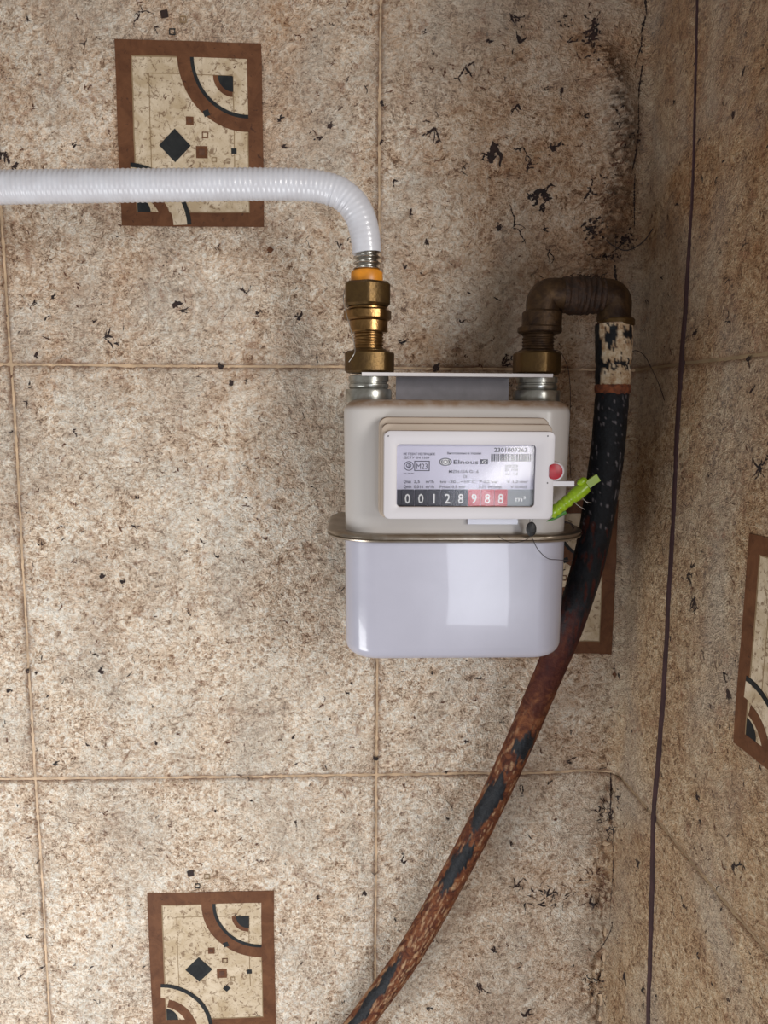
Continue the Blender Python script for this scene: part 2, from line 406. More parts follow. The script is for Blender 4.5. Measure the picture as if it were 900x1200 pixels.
# dark open seam between the two wallpaper sheets on the side wall
SE = [(819, -60, .25), (818, 60, .3), (815, 150, .4), (812, 240, .8), (806, 330, 1.7), (800, 430, 2.3), (791, 580, 2.0), (781, 780, 2.2), (772, 900, 2.6), (767, 960, 2.4), (765, 1050, 2.9), (761, 1200, 2.0), (757, 1300, 2.0)]
SP = np.array([(*uv_at(x, y), w*1.15e-3) for x, y, w in SE]); o_ = np.argsort(SP[:, 1]); SP = SP[o_]
print('seam u', np.round(SP[:, 0], 4))
vs = np.arange(-0.66, 0.36, .004); su = np.interp(vs, SP[:, 1], SP[:, 0]); sw = np.interp(vs, SP[:, 1], SP[:, 2])*(1+.25*pn(vs*60, vs*0, 61))
su = su+0.0006*pn(vs*40, vs*0+3, 62)
for nm, o1, hgt, mm in (('seam_strip', 0, 0.0012, M_UNDER),):
    R_ = []
    for k, du, dh in ((0, -1, -.001), (1, -.8, hgt), (2, 0, hgt+.0004), (3, .8, hgt), (4, 1, -.001)):
        uu = su+du*sw; hh = height(uu, vs)[0]; R_.append(surf(uu, vs, 0, np.maximum(hh, 0*hh-1)+dh))
    seam = mesh_obj('seam_strip', np.concatenate(R_), grid_faces(5, len(vs)), mm, wall_r, True)
    seam['label'] = 'dark purplish open seam between wallpaper sheets'

# ------------------------------------------------------------------ decor on tiles (thin embossed print)
def patch(mb, f, ns, nt, off, m):
    """f(s,t)->(u,v) over the unit square, laid on the wall sheet off metres proud, with a skirt"""
    s = np.linspace(0, 1, ns+1); t = np.linspace(0, 1, nt+1); Sg, Tg = np.meshgrid(s, t, indexing='ij')
    u, v = f(Sg, Tg); P = surf(u, v, off)
    Q = surf(u, v, -0.0004)
    nn = (ns+1)*(nt+1)
    F = [tuple(q) for q in grid_faces(ns+1, nt+1)]
    id_ = lambda i, j: i*(nt+1)+j
    ring = [id_(i, 0) for i in range(ns+1)]+[id_(ns, j) for j in range(1, nt+1)]+[id_(i, nt) for i in range(ns-1, -1, -1)]+[id_(0, j) for j in range(nt-1, 0, -1)]
    for k in range(len(ring)):
        a, b = ring[k], ring[(k+1) % len(ring)]; F.append((a, nn+a, nn+b, b))
    mb.add(np.concatenate([P.reshape(-1, 3), Q.reshape(-1, 3)]), F, m)
def decor(tl, u0, v0, fine=True):
    X = lambda a: u0+MX0+(MX1-MX0)*a
    Z = lambda b: v0+MZ1-(MZ1-MZ0)*b
    k = 1 if fine else 3
    asp = (MX1-MX0)/(MZ1-MZ0)
    def rect(a0, a1, b0, b1): return lambda s, t: (X(a0+(a1-a0)*s), Z(b1+(b0-b1)*t))
    def R(mb, a0, a1, b0, b1, off, m=0, n=None):
        ns = max(1, int(50*abs(a1-a0)/k)); nt = max(1, int(60*abs(b1-b0)/k)); patch(mb, rect(a0, a1, b0, b1), ns, nt, off, m)
    def arc(mb, ca, cb, r0, r1, t0, t1, off, m=0, n=28):   # radii in panel widths
        def f(s, t):
            th = np.radians(t0+(t1-t0)*(1-s)); r = r0+(r1-r0)*t
            return X(ca+r*np.cos(th)), Z(cb-r*np.sin(th)*asp)
        patch(mb, f, max(4, n//k), 2, off, m)
    L, Rr, T, B = .108, .90, .083, .922
    mb = MB(); R(mb, L-.01, Rr+.01, T-.01, B+.01, .00018); mb.build('decor_panel', M_PANEL, tl)
    mb = MB(); R(mb, 0, L, 0, 1, .0004); R(mb, Rr, 1, 0, 1, .0004); R(mb, L, Rr, 0, T, .0004); R(mb, L, Rr, B, 1, .0004)
    mb.build('decor_border', M_BROWN, tl)
    mb = MB(); arc(mb, Rr, T, .388, .478, 180, 270, .00036, 0); arc(mb, Rr, T, .366, .390, 180, 270, .00042, 1, 28)
    mb.build('decor_arc', [M_BROWN, M_BLACK], tl)
    # small dark sector, upper right, with its brown rim
    mb = MB(); arc(mb, .80, .175, .004, .105, 180, 270, .00042, 1, 10); arc(mb, .80, .175, .105, .138, 180, 268, .00036, 0, 12)
    mb.build('decor_sector', [M_BROWN, M_BLACK], tl)
    mb = MB(); arc(mb, .065, 1.0, .300, .395, 2, 88, .00052, 2, 22); arc(mb, .065, 1.0, .395, .425, 2, 88, .00060, 1, 24)
    arc(mb, .065, 1.0, .22, .29, 15, 75, .00036, 0, 16)
    mb.build('decor_arc', [M_BROWN, M_BLACK, M_PANEL], tl)
    mb = MB(); arc(mb, L, B, .004, .10, 0, 90, .00036, 0, 8); mb.build('decor_sector', M_BLACK, tl)
    # thin printed lines
    mb = MB()
    R(mb, .797, .803, .175, .69, .0003); R(mb, .22, .80, .172, .176, .0003); R(mb, .222, .227, .175, .69, .0003)
    R(mb, L, L+.007, T, B, .00046); R(mb, L, .42, T, T+.006, .00046); R(mb, Rr-.006, Rr, .48, B, .00046); R(mb, .40, Rr, B-.005, B, .00046)
    mb.build('decor_line', M_LINE, tl)
    def dia(mb, ca, cb, h, off, m=0, rot=45, n=6):
        c_, s_ = math.cos(math.radians(rot)), math.sin(math.radians(rot))
        def f(s, t):
            x = (s-.5)*2*h; y = (t-.5)*2*h
            return X(ca+x*c_-y*s_), Z(cb-(x*s_+y*c_)*asp)
        patch(mb, f, n, n, off, m)
    mb = MB(); dia(mb, .39, .555, .077, .0005); mb.build('decor_diamond', M_BLACK, tl)
    for ca, cb, h, mm, rot in ((.495, .42, .026, 1, 0), (.575, .588, .040, 1, 0), (.612, .378, .020, 0, 20), (.797, .58, .018, 0, 0), (.61, .70, .022, 0, 45), (.66, -.002, .0, 0, 0)):
        if h == 0: continue
        mb = MB(); dia(mb, ca, cb, h, .00045, 0, rot, 3)
        if mm: dia(mb, ca, cb, h*.5, .0006, 1, rot, 2)
        mb.build('decor_square', [M_BROWN if mm else M_BLACK, M_SPECKR], tl)
    def outline(ca, cb, h, m):
        mb = MB(); w = h*.28
        for q in ((ca-h, ca+h, cb-h*asp, cb-h*asp+w*asp), (ca-h, ca+h, cb+h*asp-w*asp, cb+h*asp), (ca-h, ca-h+w, cb-h*asp, cb+h*asp), (ca+h-w, ca+h, cb-h*asp, cb+h*asp)):
            R(mb, *q, .0006)
        mb.build('decor_square', m, tl)
    outline(.60, .495, .021, M_BROWN); outline(.66, .63, .017, M_LINE); outline(.395, -.045, .020, M_BLACK)
    mb = MB(); dia(mb, .345, -.135, .024, .0008, 0, 10, 3); mb.build('decor_square', M_SPECK, tl)
    mb = MB(); dia(mb, 1.04, 1.13, .018, .0009, 0, 50, 3); mb.build('decor_square', M_BROWN, tl)
    outline(.47, -.11, .022, M_LINE)
for key, (u0, v0), fine in (((-1, 0), (-W, 0), 1), ((-1, -2), (-W, -2*H), 1), ((0, -1), (0, -H), 1), ((2, -1), (SEAM, -H), 1),
        ((-2, -1), (-2*W, -H), 0), ((0, 1), (0, H), 0), ((0, -3), (0, -3*H), 0), ((2, 1), (SEAM, H), 0), ((2, -3), (SEAM, -3*H), 0), ((-2, 1), (-2*W, H), 0)):
    decor(TILES[key], u0, v0, bool(fine))

# ------------------------------------------------------------------ mould specks, cracks, crease lines, painted bulge shadow
class Specks:
    def __init__(s): s.V = []; s.F = []; s.n = 0
    def stroke(s, u, v, ang, L, w, wob=.32):
        n = max(3, int(L/.0009)); U = [u]; Vv = [v]; a = ang
        for i in range(n): a += random.gauss(0, wob); U.append(U[-1]+math.cos(a)*L/n); Vv.append(Vv[-1]+math.sin(a)*L/n)
        U = np.array(U); Vv = np.array(Vv); d = np.gradient(np.stack([U, Vv]), axis=1); d /= np.hypot(*d)+1e-12
        t = np.linspace(0, 1, n+1); ww = w*np.sin(np.pi*np.clip(t**.7*.92+.06, 0, 1))**.8*np.array([random.uniform(.35, 1.7) for _ in t])
        s.V.append((U-d[1]*ww, Vv+d[0]*ww)); s.V.append((U+d[1]*ww, Vv-d[0]*ww))
        b = s.n
        for i in range(n): s.F.append((b+i, b+i+1, b+n+1+i+1, b+n+1+i))
        s.n += 2*(n+1); return list(zip(U, Vv))
    def crack(s, u, v, ang, L, w):
        P = s.stroke(u, v, ang, L, w)
        for k in range(random.choice((0, 1, 1, 2, 3))):
            q = random.choice(P); s.stroke(q[0], q[1], ang+random.uniform(-1.8, 1.8), L*random.uniform(.2, .5), w*.7)
    def blob(s, u, v, su_, sv, k=10, w=.0007):
        for _ in range(k):
            a = random.gauss(0, .4)*su_; b = random.gauss(0, .4)*sv
            s.stroke(u+a, v+b, random.uniform(0, 6.28), random.uniform(.15, .4)*max(su_, sv), w*random.uniform(.5, 1.5), .5)
    def build(s, name, m, parent, label):
        U = np.concatenate([a for a, b in s.V]); V = np.concatenate([b for a, b in s.V])
        P = surf(U, V, .00022)
        o = mesh_obj(name, P, np.array(s.F), m, parent, True); o['kind'] = 'stuff'; o['label'] = label; return o
bk, br, rk, rr_ = Specks(), Specks(), Specks(), Specks()
def spot(px, py, L=6, k=2, ang=None, w=.8, dark=True):
    u, v = uv_at(px, py); s = (bk if dark else br) if u < XC else (rk if dark else rr_)
    a = math.radians(ang) if ang is not None else random.uniform(0, 3.14)
    for _ in range(k): s.crack(u+random.gauss(0, .0005), v+random.gauss(0, .0005), a+random.gauss(0, .4), L*.0005*random.uniform(.5, 1.2), w*.0006)
for q in ((7, 180, 16, 4, -80, 1.5), (14, 196, 10, 3, 0, 1.3), (205, 355, 12, 6, -50, 1.8), (212, 364, 14, 3, -55, .8), (38, 357, 10, 3, 10, 1.2), (60, 350, 8, 3, 30, 1), (288, 345, 18, 2, 90, .8), (350, 376, 12, 5, 80, 1.6),
          (122, 396, 22, 3, -30, 1), (135, 402, 8, 3, 0, 1.2), (40, 418, 9, 3, 0, 1.3), (272, 452, 9, 5, 90, 1.6), (300, 370, 12, 2, 70, .9), (386, 150, 14, 4, 60, 1.2), (378, 160, 12, 3, 200, 1), (329, 142, 12, 3, 80, 1.2), (330, 172, 10, 3, 10, .9),
          (84, 172, 14, 2, 60, .8), (160, 15, 22, 2, -50, .8), (182, 33, 12, 2, -60, .8), (33, 25, 8, 2, 90, .8), (100, 55, 12, 2, 70, .6), (258, 429, 6, 5, 0, 1.6), (118, 676, 7, 6, 10, 1.8), (142, 683, 7, 5, 0, 1.6), (155, 615, 9, 2, -20, .9),
          (255, 655, 8, 2, 90, 1), (116, 786, 7, 5, 0, 1.6), (115, 770, 14, 2, 90, .8), (100, 870, 12, 2, -20, .9), (62, 897, 12, 3, 10, .9), (183, 872, 5, 3, 60, 1.3), (342, 865, 6, 3, 90, 1.1), (385, 843, 5, 3, 60, 1.4), (428, 1045, 12, 4, -70, 1.4),
          (370, 1052, 8, 4, 0, 1.2), (345, 962, 8, 3, -60, 1), (293, 938, 5, 3, 0, 1.2), (252, 950, 4, 3, 0, 1.2), (30, 1095, 10, 3, -70, .8), (32, 787, 4, 4, 0, 1.5), (42, 788, 4, 4, 0, 1.3), (8, 810, 7, 3, 0, 1.2), (57, 817, 5, 3, 80, 1.2),
          (440, 891, 7, 7, 90, 1.5), (447, 118, 8, 5, -80, 1.3), (446, 170, 8, 3, 90, 1), (508, 150, 22, 4, -85, 1.2), (578, 165, 34, 5, -88, 1.6), (577, 190, 20, 5, 90, 1.4), (608, 50, 14, 4, 60, 1.2), (598, 18, 20, 4, -30, 1), (545, 80, 24, 4, -30, 1),
          (570, 48, 9, 3, 20, .9), (665, 52, 14, 2, 40, 1), (647, 178, 22, 4, 85, 1.3), (632, 222, 26, 7, -85, 1.8), (634, 240, 14, 4, -60, 1.2), (658, 104, 12, 4, -70, 1.2), (608, 122, 22, 3, -85, 1), (617, 195, 14, 3, 10, 1), (612, 172, 30, 2, -70, .8),
          (583, 270, 10, 5, 60, 1.2), (600, 268, 40, 2, -3, .8), (636, 270, 12, 3, 0, .8), (645, 290, 28, 2, -70, .6), (480, 245, 12, 2, -80, .9), (500, 280, 12, 3, -80, 1), (475, 315, 12, 3, 90, .9), (468, 400, 14, 3, -45, .9), (511, 428, 12, 7, -60, 1.4),
          (588, 428, 18, 4, 30, 1), (540, 378, 6, 3, 70, 1), (495, 40, 10, 2, 0, .9), (540, 200, 14, 2, 10, .7), (460, 210, 12, 3, -60, 1),
          (545, 868, 10, 3, -60, 1), (507, 790, 6, 3, 80, 1), (470, 1010, 12, 3, 30, 1), (600, 1040, 24, 3, 10, 1), (640, 1050, 14, 4, 40, 1.2), (630, 1060, 18, 3, -20, 1), (577, 1115, 10, 5, 20, 1.4), (560, 1150, 20, 3, -60, 1), (665, 895, 14, 3, 10, 1.1), (597, 985, 10, 3, -60, .8),
          (612, 920, 24, 2, -88, .7), (690, 1060, 18, 4, -20, 1.2), (615, 1190, 20, 4, 80, 1.4), (500, 1180, 14, 3, -30, 1), (522, 905, 3, 4, 0, 1.3),
          (818, 165, 7, 2, -40, .9), (860, 130, 10, 5, -80, 1.2), (870, 90, 14, 2, 80, .8), (847, 190, 4, 3, 30, 1), (812, 392, 16, 4, 15, .9), (792, 240, 14, 3, -20, .8), (790, 118, 10, 3, -20, .8), (758, 350, 14, 2, -60, .7), (890, 545, 22, 5, -80, .9),
          (808, 670, 22, 5, -80, 1), (816, 700, 26, 4, -88, 1.1), (810, 665, 12, 3, 30, .8), (786, 748, 3, 4, 0, 1.6), (765, 747, 6, 2, 0, .9), (727, 789, 4, 5, 0, 1.5), (852, 808, 14, 9, -50, .9), (848, 790, 12, 3, -40, .7), (816, 933, 9, 5, 20, 1.3), (820, 962, 7, 4, 0, 1), (861, 1010, 22, 3, -75, .9), (747, 1015, 16, 4, 80, 1.2), (733, 1140, 20, 4, -80, 1.3), (752, 1160, 16, 3, 80, 1), (853, 1170, 4, 3, 0, 1), (770, 1170, 5, 3, 90, .9),
          (746, 168, 5, 2, 0, 1), (800, 1060, 12, 4, 20, .8), (880, 460, 14, 3, 60, .8), (838, 215, 12, 2, 60, .8), (875, 420, 20, 3, 30, .8), (850, 375, 20, 2, 0, .7), (830, 560, 10, 2, 90, .8), (885, 700, 6, 2, 90, .8)):
    spot(*q)
u_, v_ = uv_at(695, 42); bk.blob(u_, v_, .007, .015, 60, .0006)
u_, v_ = uv_at(734, 283); bk.blob(u_, v_, .010, .006, 40, .0006)  # dark strokes painting the shadow under the crumpled bulge
u_, v_ = uv_at(712, 302); bk.blob(u_, v_, .010, .005, 26, .0005)  # lower end of the same painted bulge shadow
u_, v_ = uv_at(692, 272); bk.blob(u_, v_, .008, .012, 70, .0006)
for px, py, a, b, k in ((660, 30, .008, .008, 12), (725, 140, .008, .01, 16), (738, 165, .008, .008, 20), (705, 240, .012, .012, 16), (700, 215, .01, .01, 14), (722, 190, .008, .02, 20), (712, 960, .012, .03, 34), (705, 1040, .014, .03, 34), (700, 1150, .014, .03, 26), (640, 1050, .03, .012, 24), (727, 935, .004, .02, 10)):
    u_, v_ = uv_at(px, py); (bk if random.random() < .6 else br).blob(u_, v_, a, b, k, .0004)
for pts in (((756, -10), (757, 20), (752, 40), (753, 80), (748, 120), (746, 165), (742, 205), (739, 270)), ((735, 280), (715, 300), (696, 306), (687, 300)), ((720, 310), (721, 340), (718, 365), (718, 385)),
            ((716, 905), (719, 960), (721, 1000), (719, 1080), (712, 1130)), ((700, 230), (690, 225), (684, 236))):
    P = [uv_at(*p) for p in pts]
    for a, b in zip(P[:-1], P[1:]):
        L = math.hypot(b[0]-a[0], b[1]-a[1]); s = bk if a[0] < XC else rk
        s.stroke(a[0], a[1], math.atan2(b[1]-a[1], b[0]-a[0]), L*1.05, random.uniform(.0004, .0009), .03)  # dark lines drawn along the corner and bulge creases
        for _ in range(4): k_ = random.random(); s.stroke(a[0]+(b[0]-a[0])*k_, a[1]+(b[1]-a[1])*k_, random.uniform(0, 6.28), random.uniform(.001, .003), .0005, .5)
for _ in range(1500):                       # scattered fine marks, more on the upper right
    u = random.uniform(-2*W, XC-.004); v = random.uniform(-.62, .34)
    if random.random() > .55+.45*min(1, max(0, (u+.1)*2+(v+.2))): continue
    dm = bool(decor_mask(np.array([u]), np.array([v]))[0] > .5)
    L = random.choice((.0008, .0012, .002, .003, .0045, .007)); w = random.uniform(.00014, .0005)
    (bk if random.random() < .4 else br).crack(u, v, random.uniform(0, 6.28), L*(.5 if dm else 1), w)
for _ in range(600):
    u = random.uniform(XC+.004, SEAM+W); v = random.uniform(-.62, .34)
    (rk if random.random() < .4 else rr_).crack(u, v, random.gauss(1.57, .7), random.choice((.0015, .0025, .004, .007)), random.uniform(.00015, .0004))
for _ in range(620):                       # mid-sized flecks and short tears in the embossing
    u = random.uniform(-2*W, SEAM+W); v = random.uniform(-.62, .34); side_ = u > XC
    if abs(u-XC) < .004: continue
    s_ = random.choice((rk, rr_, rr_)) if side_ else random.choice((bk, br, br))
    a_ = random.gauss(1.3, .8); w_ = random.uniform(.0002, .00055)
    for _k in range(random.choice((1, 2, 3))): s_.crack(u+random.gauss(0, .0007), v+random.gauss(0, .0007), a_+random.gauss(0, .6), random.uniform(.0012, .0045), w_)
bk.build('mould_and_crease_speck', M_SPECK, wall_b, 'black mould specks and cracks, dark crease lines, painted shadow under the bulge'); br.build('grease_speck', M_SPECKR, wall_b, 'brown grease specks')
rk.build('mould_and_crease_speck', M_SPECK, wall_r, 'black mould specks and cracks, dark crease lines, painted shadow under the bulge'); rr_.build('grease_speck', M_SPECKR, wall_r, 'brown grease specks')
# exec-marker objects
# ------------------------------------------------------------------ materials of the fittings
M_ENAMEL = simple('enamel_upper', (.66, .62, .58), .32, 0, .10, 25, (.60, .55, .49), spec=.5, coat=.2)
M_ENAMEL2 = simple('enamel_lower', (.43, .43, .515), .24, 0, .04, 20, (.40, .40, .48), bmp=.00035, bs=28, spec=.6, coat=.4)  # bluish tint of the cool light put into the enamel colour
def dusty(name, col, dust, rough=.4, thr=.35):
    m, n, l, p = mat(name)
    g = n.new('ShaderNodeNewGeometry'); sx = n.new('ShaderNodeSeparateXYZ'); l.new(g.outputs['Normal'], sx.inputs[0])
    k = mth(n, l, 'MULTIPLY', mth(n, l, 'SUBTRACT', sx.outputs[2], thr), 2.5, True)
    k = mth(n, l, 'MULTIPLY', k, ramp(n, l, nz(n, l, 140, 4), [(.3, (.6, .6, .6)), (.6, (1, 1, 1))]))
    l.new(mix(n, l, k, col, dust), p.inputs['Base Color']); p.inputs['Roughness'].default_value = rough; return m
M_PLASTIC = dusty('white_plastic', (.56, .54, .57), (.26, .17, .12), .38)
M_PLASTIC_OLD = dusty('yellowed_plastic', (.45, .37, .30), (.19, .11, .07), .45, .25)
M_ENAMEL = dusty('enamel_upper', (.52, .495, .48), (.25, .16, .10), .3, .25)
M_ZINC = simple('zinc_ring', (.50, .51, .49), .28, .9, .35, 120, (.30, .30, .27))
M_STEEL = simple('steel_bellows', (.62, .60, .56), .25, 1.0, .3, 160)
M_BAND = simple('clamp_band', (.40, .36, .31), .30, .9, .4, 50, (.26, .21, .16))
M_BRASS = simple('aged_brass', (.135, .082, .030), .40, .85, .45, 110, (.10, .06, .025), .0004, 500)
M_BRASSB = simple('bright_brass', (.32, .19, .075), .30, .95, .4, 110, (.17, .095, .035), .0003, 500)
M_BRONZE = simple('dirty_bronze', (.085, .047, .020), .50, .6, .6, 140, (.028, .014, .008), .0008, 330)
M_SOOT = simple('dark_sealant', (.06, .028, .014), .65, .2, .6, 260, (.02, .011, .008), .0015, 500)
M_ORANGE = simple('orange_collar', (.72, .27, .02), .4, 0, .2, 150)
M_HOSE = simple('white_hose_sleeve', (.60, .61, .66), .30, 0, .06, 90, (.54, .54, .58), spec=.5, coat=.3)
M_WHITE = simple('white_paint', (.68, .65, .66), .45, 0, .05)
M_GREY = simple('grey_web', (.20, .19, .21), .5, .2, .2, 80)
M_RED = simple('red_seal', (.40, .006, .022), .4, 0, .25, 260)
M_LIME, n, l, p = mat('lime_plastic'); p.inputs['Base Color'].default_value = (.23, .36, .008, 1); p.inputs['Roughness'].default_value = .3
p.inputs['Subsurface Weight'].default_value = .3; p.inputs['Subsurface Radius'].default_value = (.004, .006, .001); p.inputs['Subsurface Scale'].default_value = .5
M_LIMED = simple('dark_green_plastic', (.05, .16, .03), .4)
M_SEALBLK = simple('black_seal', (.007, .007, .009), .5, 0, .3, 500, bmp=.0005, bs=900)
M_WIRE = simple('silver_wire', (.55, .53, .50), .35, .9, .2, 200)
M_THREAD = simple('dark_thread', (.035, .022, .02), .8, 0, .3, 100)
M_INK = simple('print_ink', (.05, .05, .09), .5, 0, 0); M_INKW = simple('print_white', (.82, .82, .84), .5, 0, 0)
M_DIAL = simple('dial_plate', (.62, .61, .76), .5, 0, .03); M_DBLK = simple('counter_black', (.015, .015, .035), .35, 0, 0)
M_DRED = simple('counter_red', (.50, .05, .07), .4, 0, 0)
M_GLASS, n, l, p = mat('clear_window'); n.remove(p)
tr = n.new('ShaderNodeBsdfTransparent'); gl = n.new('ShaderNodeBsdfGlossy'); gl.inputs['Roughness'].default_value = .12; fr = n.new('ShaderNodeFresnel'); fr.inputs[0].default_value = 1.38
ms = n.new('ShaderNodeMixShader'); l.new(fr.outputs[0], ms.inputs[0]); l.new(tr.outputs[0], ms.inputs[1]); l.new(gl.outputs[0], ms.inputs[2]); l.new(ms.outputs[0], n['Material Output'].inputs['Surface'])

A = at
YP = -0.086                                    # plane of the pipe axes
def zp(py, Y=YP, px=530): return A(px, py, Y)[2]
def xp(px, py, Y=YP): return A(px, py, Y)[0]
def rp(w, px, py, Y=YP): return (xp(px+w/2, py, Y)-xp(px-w/2, py, Y))/2

# ------------------------------------------------------------------ gas meter
YB, YFR = -0.028, -0.130
yc, hd = (YB+YFR)/2, (YB-YFR)/2
xl, xr = xp(403, 490, -.112), xp(667, 490, -.112); cx, hw = (xl+xr)/2, (xr-xl)/2
zt = zp(469, -.112); zb = zp(771, -.122); zs = zp(632, -.137)
meter = thing('gas_meter', 'white enamelled diaphragm gas meter hanging on the wall between two brass unions', 'gas meter', (cx, YB, zb))
r0 = .019
e = .008
lv = [(zs, hw-.001, hd, r0)]+[(zt-e*(1-math.sin(a)), hw-e*(1-math.cos(a)), hd-e*(1-math.cos(a)), r0-e*.6*(1-math.cos(a))) for a in np.radians([0, 18, 36, 54, 72, 90])]
lv += [(zt, hw-e-.0015, hd-e-.0015, r0-e), (zt-.0008, hw-e-.003, hd-e-.003, r0-e)]
mb = MB(); mb.add(*loft(lv, (cx, yc, 0), 14)); mb.build('upper_body', M_ENAMEL, meter)
xl2, xr2 = xp(405.5, 700, -.112), xp(657, 700, -.112); c2, hw2 = (xl2+xr2)/2, (xr2-xl2)/2
e = .0095
lv = [(zb+e*(1-math.cos(a)), hw2-e*(1-math.sin(a)), hd-e*(1-math.sin(a)), r0-e*.6*(1-math.sin(a))) for a in np.radians([0, 12, 25, 38, 51, 64, 77, 90])]
lv += [((zs+zb)/2, hw2+.0004, hd, r0), (zs-.003, hw2+.0006, hd, r0), (zs, hw2+.0008, hd+.0005, r0)]
mb = MB(); mb.add(*loft(lv, (c2, yc, 0), 14)); mb.build('lower_body', M_ENAMEL2, meter)
xl3, xr3 = xp(384, 622, -.102), xp(678, 622, -.102); c3, hw3 = (xl3+xr3)/2, (xr3-xl3)/2
hd3 = hd+.007
lv = [(zs+dz, hw3+o, hd3+o, .034) for dz, o in ((.0020, -.010), (.0028, -.004), (.0026, -.0012), (.0016, 0), (.0008, .0002), (.0002, -.0008), (-.0004, -.0008), (-.0010, .0002), (-.0018, 0), (-.0026, -.0015), (-.0028, -.005), (-.0020, -.010))][::-1]
mb = MB(); mb.add(*loft(lv, (c3, yc, 0), 14)); mb.build('clamp_band', M_BAND, meter)
# front rail under the housing
mb = MB(); a0, a1 = A(548, 603, -.132), A(606, 614, -.132); mb.add(*box(((a0[0]+a1[0])/2, -.1315, (a0[2]+a1[2])/2), (a1[0]-a0[0], .004, a0[2]-a1[2]))); mb.build('housing_clip', M_ENAMEL2, meter)

def ycell(px0, px1, py0, py1, Y, r):
    a = A(px0, (py0+py1)/2, Y); b = A(px1, (py0+py1)/2, Y); t = A((px0+px1)/2, py0, Y); q = A((px0+px1)/2, py1, Y)
    return ((a[0]+b[0])/2, (b[0]-a[0])/2, (t[2]+q[2])/2, (t[2]-q[2])/2, r)
def yblock(mb, c, y0, y1, bev=.0006, n=6, m=0):
    X0, w, Z0, h, r = c
    lv = [(y0, w, h, r), (y1+bev, w, h, r), (y1+bev*.3, w-bev*.3, h-bev*.3, r), (y1, w-bev, h-bev, r)]
    V, F = loft(lv, (X0, 0, Z0), n, 'y'); mb.add(V, F, m)
housing = MB(); yblock(housing, ycell(444, 642, 489, 607, -.1395, .005), -.1290, -.1395, .0010); yblock(housing, ycell(447, 646, 496.5, 607, -.1455, .004), -.139, -.1455, .0010)
ho = housing.build('index_housing', M_PLASTIC_OLD, meter)
YH = -.1530
oc = ycell(450, 649.5, 505, 608.5, YH, .0034); ic = ycell(465, 627.5, 521, 594, YH, .0022)
def frame_y(o, i, y0, yf, yd, n=8, b=.0008):
    V = []; m = 4*(n+1)
    for (X0, w, Z0, h, r), y, d in ((o, y0, 0), (o, yf+b, 0), (o, yf+b*.3, -b*.3), (o, yf, -b), (i, yf, b*.6), (i, yf+b*.5, 0), (i, yd, 0)):
        for x, z in rrect(w+d, h+d, r, n): V.append((X0+x, y, Z0+z))
    F = [(k*m+j, k*m+(j+1) % m, (k+1)*m+(j+1) % m, (k+1)*m+j) for k in range(6) for j in range(m)]
    return V, F
mb = MB(); mb.add(*frame_y(oc, ic, -.1450, YH, -.1490)); fr_o = mb.build('front_frame', M_PLASTIC, ho)
YD = -.1492
mb = MB(); yblock(mb, (ic[0], ic[1]+.0008, ic[2], ic[3]+.0008, .002), -.1456, YD, .0002); mb.build('dial_plate', M_DIAL, ho)
PX = FPX/((np.array([0.02, YD, -.075])-CAM)@FWD)
def text(mb, s, px, py, hpx, w=None, m=0, Y=None, bold=0.010, align='LEFT'):
    """one printed line; px,py mark the left end of its base line, hpx its capital height, w the width it fills"""
    cu = bpy.data.curves.new('t', 'FONT'); cu.body = s; cu.size = 1; cu.resolution_u = 2; cu.offset = bold
    ob = bpy.data.objects.new('t', cu); COL.objects.link(ob)
    dg = bpy.context.evaluated_depsgraph_get(); dg.update(); me = ob.evaluated_get(dg).to_mesh()
    V = np.array([v.co[:] for v in me.vertices]); F = [tuple(p.vertices) for p in me.polygons]
    ob.evaluated_get(dg).to_mesh_clear(); bpy.data.objects.remove(ob); bpy.data.curves.remove(cu)
    if not len(V): return
    Yp = Y or YD-.00012; o = A(px, py, Yp); sc = hpx/PX/.72
    x0, x1 = V[:, 0].min(), V[:, 0].max(); sx = (w/PX/(x1-x0)) if w else sc
    P = np.stack([o[0]+(V[:, 0]-x0)*sx, np.full(len(V), Yp), o[2]+V[:, 1]*sc], -1)
    mb.add(P, F, m)
def flat(mb, px0, px1, py0, py1, Y, m=0):
    a = A(px0, py0, Y); b = A(px1, py1, Y); mb.add([(a[0], Y, b[2]), (b[0], Y, b[2]), (b[0], Y, a[2]), (a[0], Y, a[2])], [(0, 1, 2, 3)], m)
def ringf(mb, px, py, rx, ry, w, Y, m=0, n=28):
    c = A(px, py, Y); V = []
    for k in (1.0, 1.0-w):
        for j in range(n): t = 2*math.pi*j/n; V.append((c[0]+rx*k/PX*math.cos(t), Y, c[2]+ry*k/PX*math.sin(t)))
    F = [(j, (j+1) % n, n+(j+1) % n, n+j) for j in range(n)]
    if w >= .999: F = [tuple(range(n))]; V = V[:n]
    mb.add(V, F, m)
mb = MB()
text(mb, 'НЕ ПЕВАТ НЕ ПРАЦЮЄ', 473, 533.2, 2.6, 37); text(mb, 'ДСТУ EN 1359', 473, 537.4, 2.6, 30)
ringf(mb, 479, 546, 5.8, 5.6, .16, YD-.0001); text(mb, '↓', 476.6, 549, 5.4, 5.0, bold=.02); ringf(mb, 479, 545.5, 3.2, 2.6, .25, YD-.0001)
text(mb, 'UA.TR.001', 473, 555.6, 1.6, 12)
for q in ((485.5, 503.5, 540, 541), (485.5, 503.5, 551, 552), (485.5, 486.4, 540, 552), (502.6, 503.5, 540, 552)): flat(mb, *q, YD-.0001)
text(mb, 'M23', 488, 549.6, 6.6, 13, bold=0.0)
text(mb, 'Виготовлено в Україні', 524, 532.3, 2.5, 40)
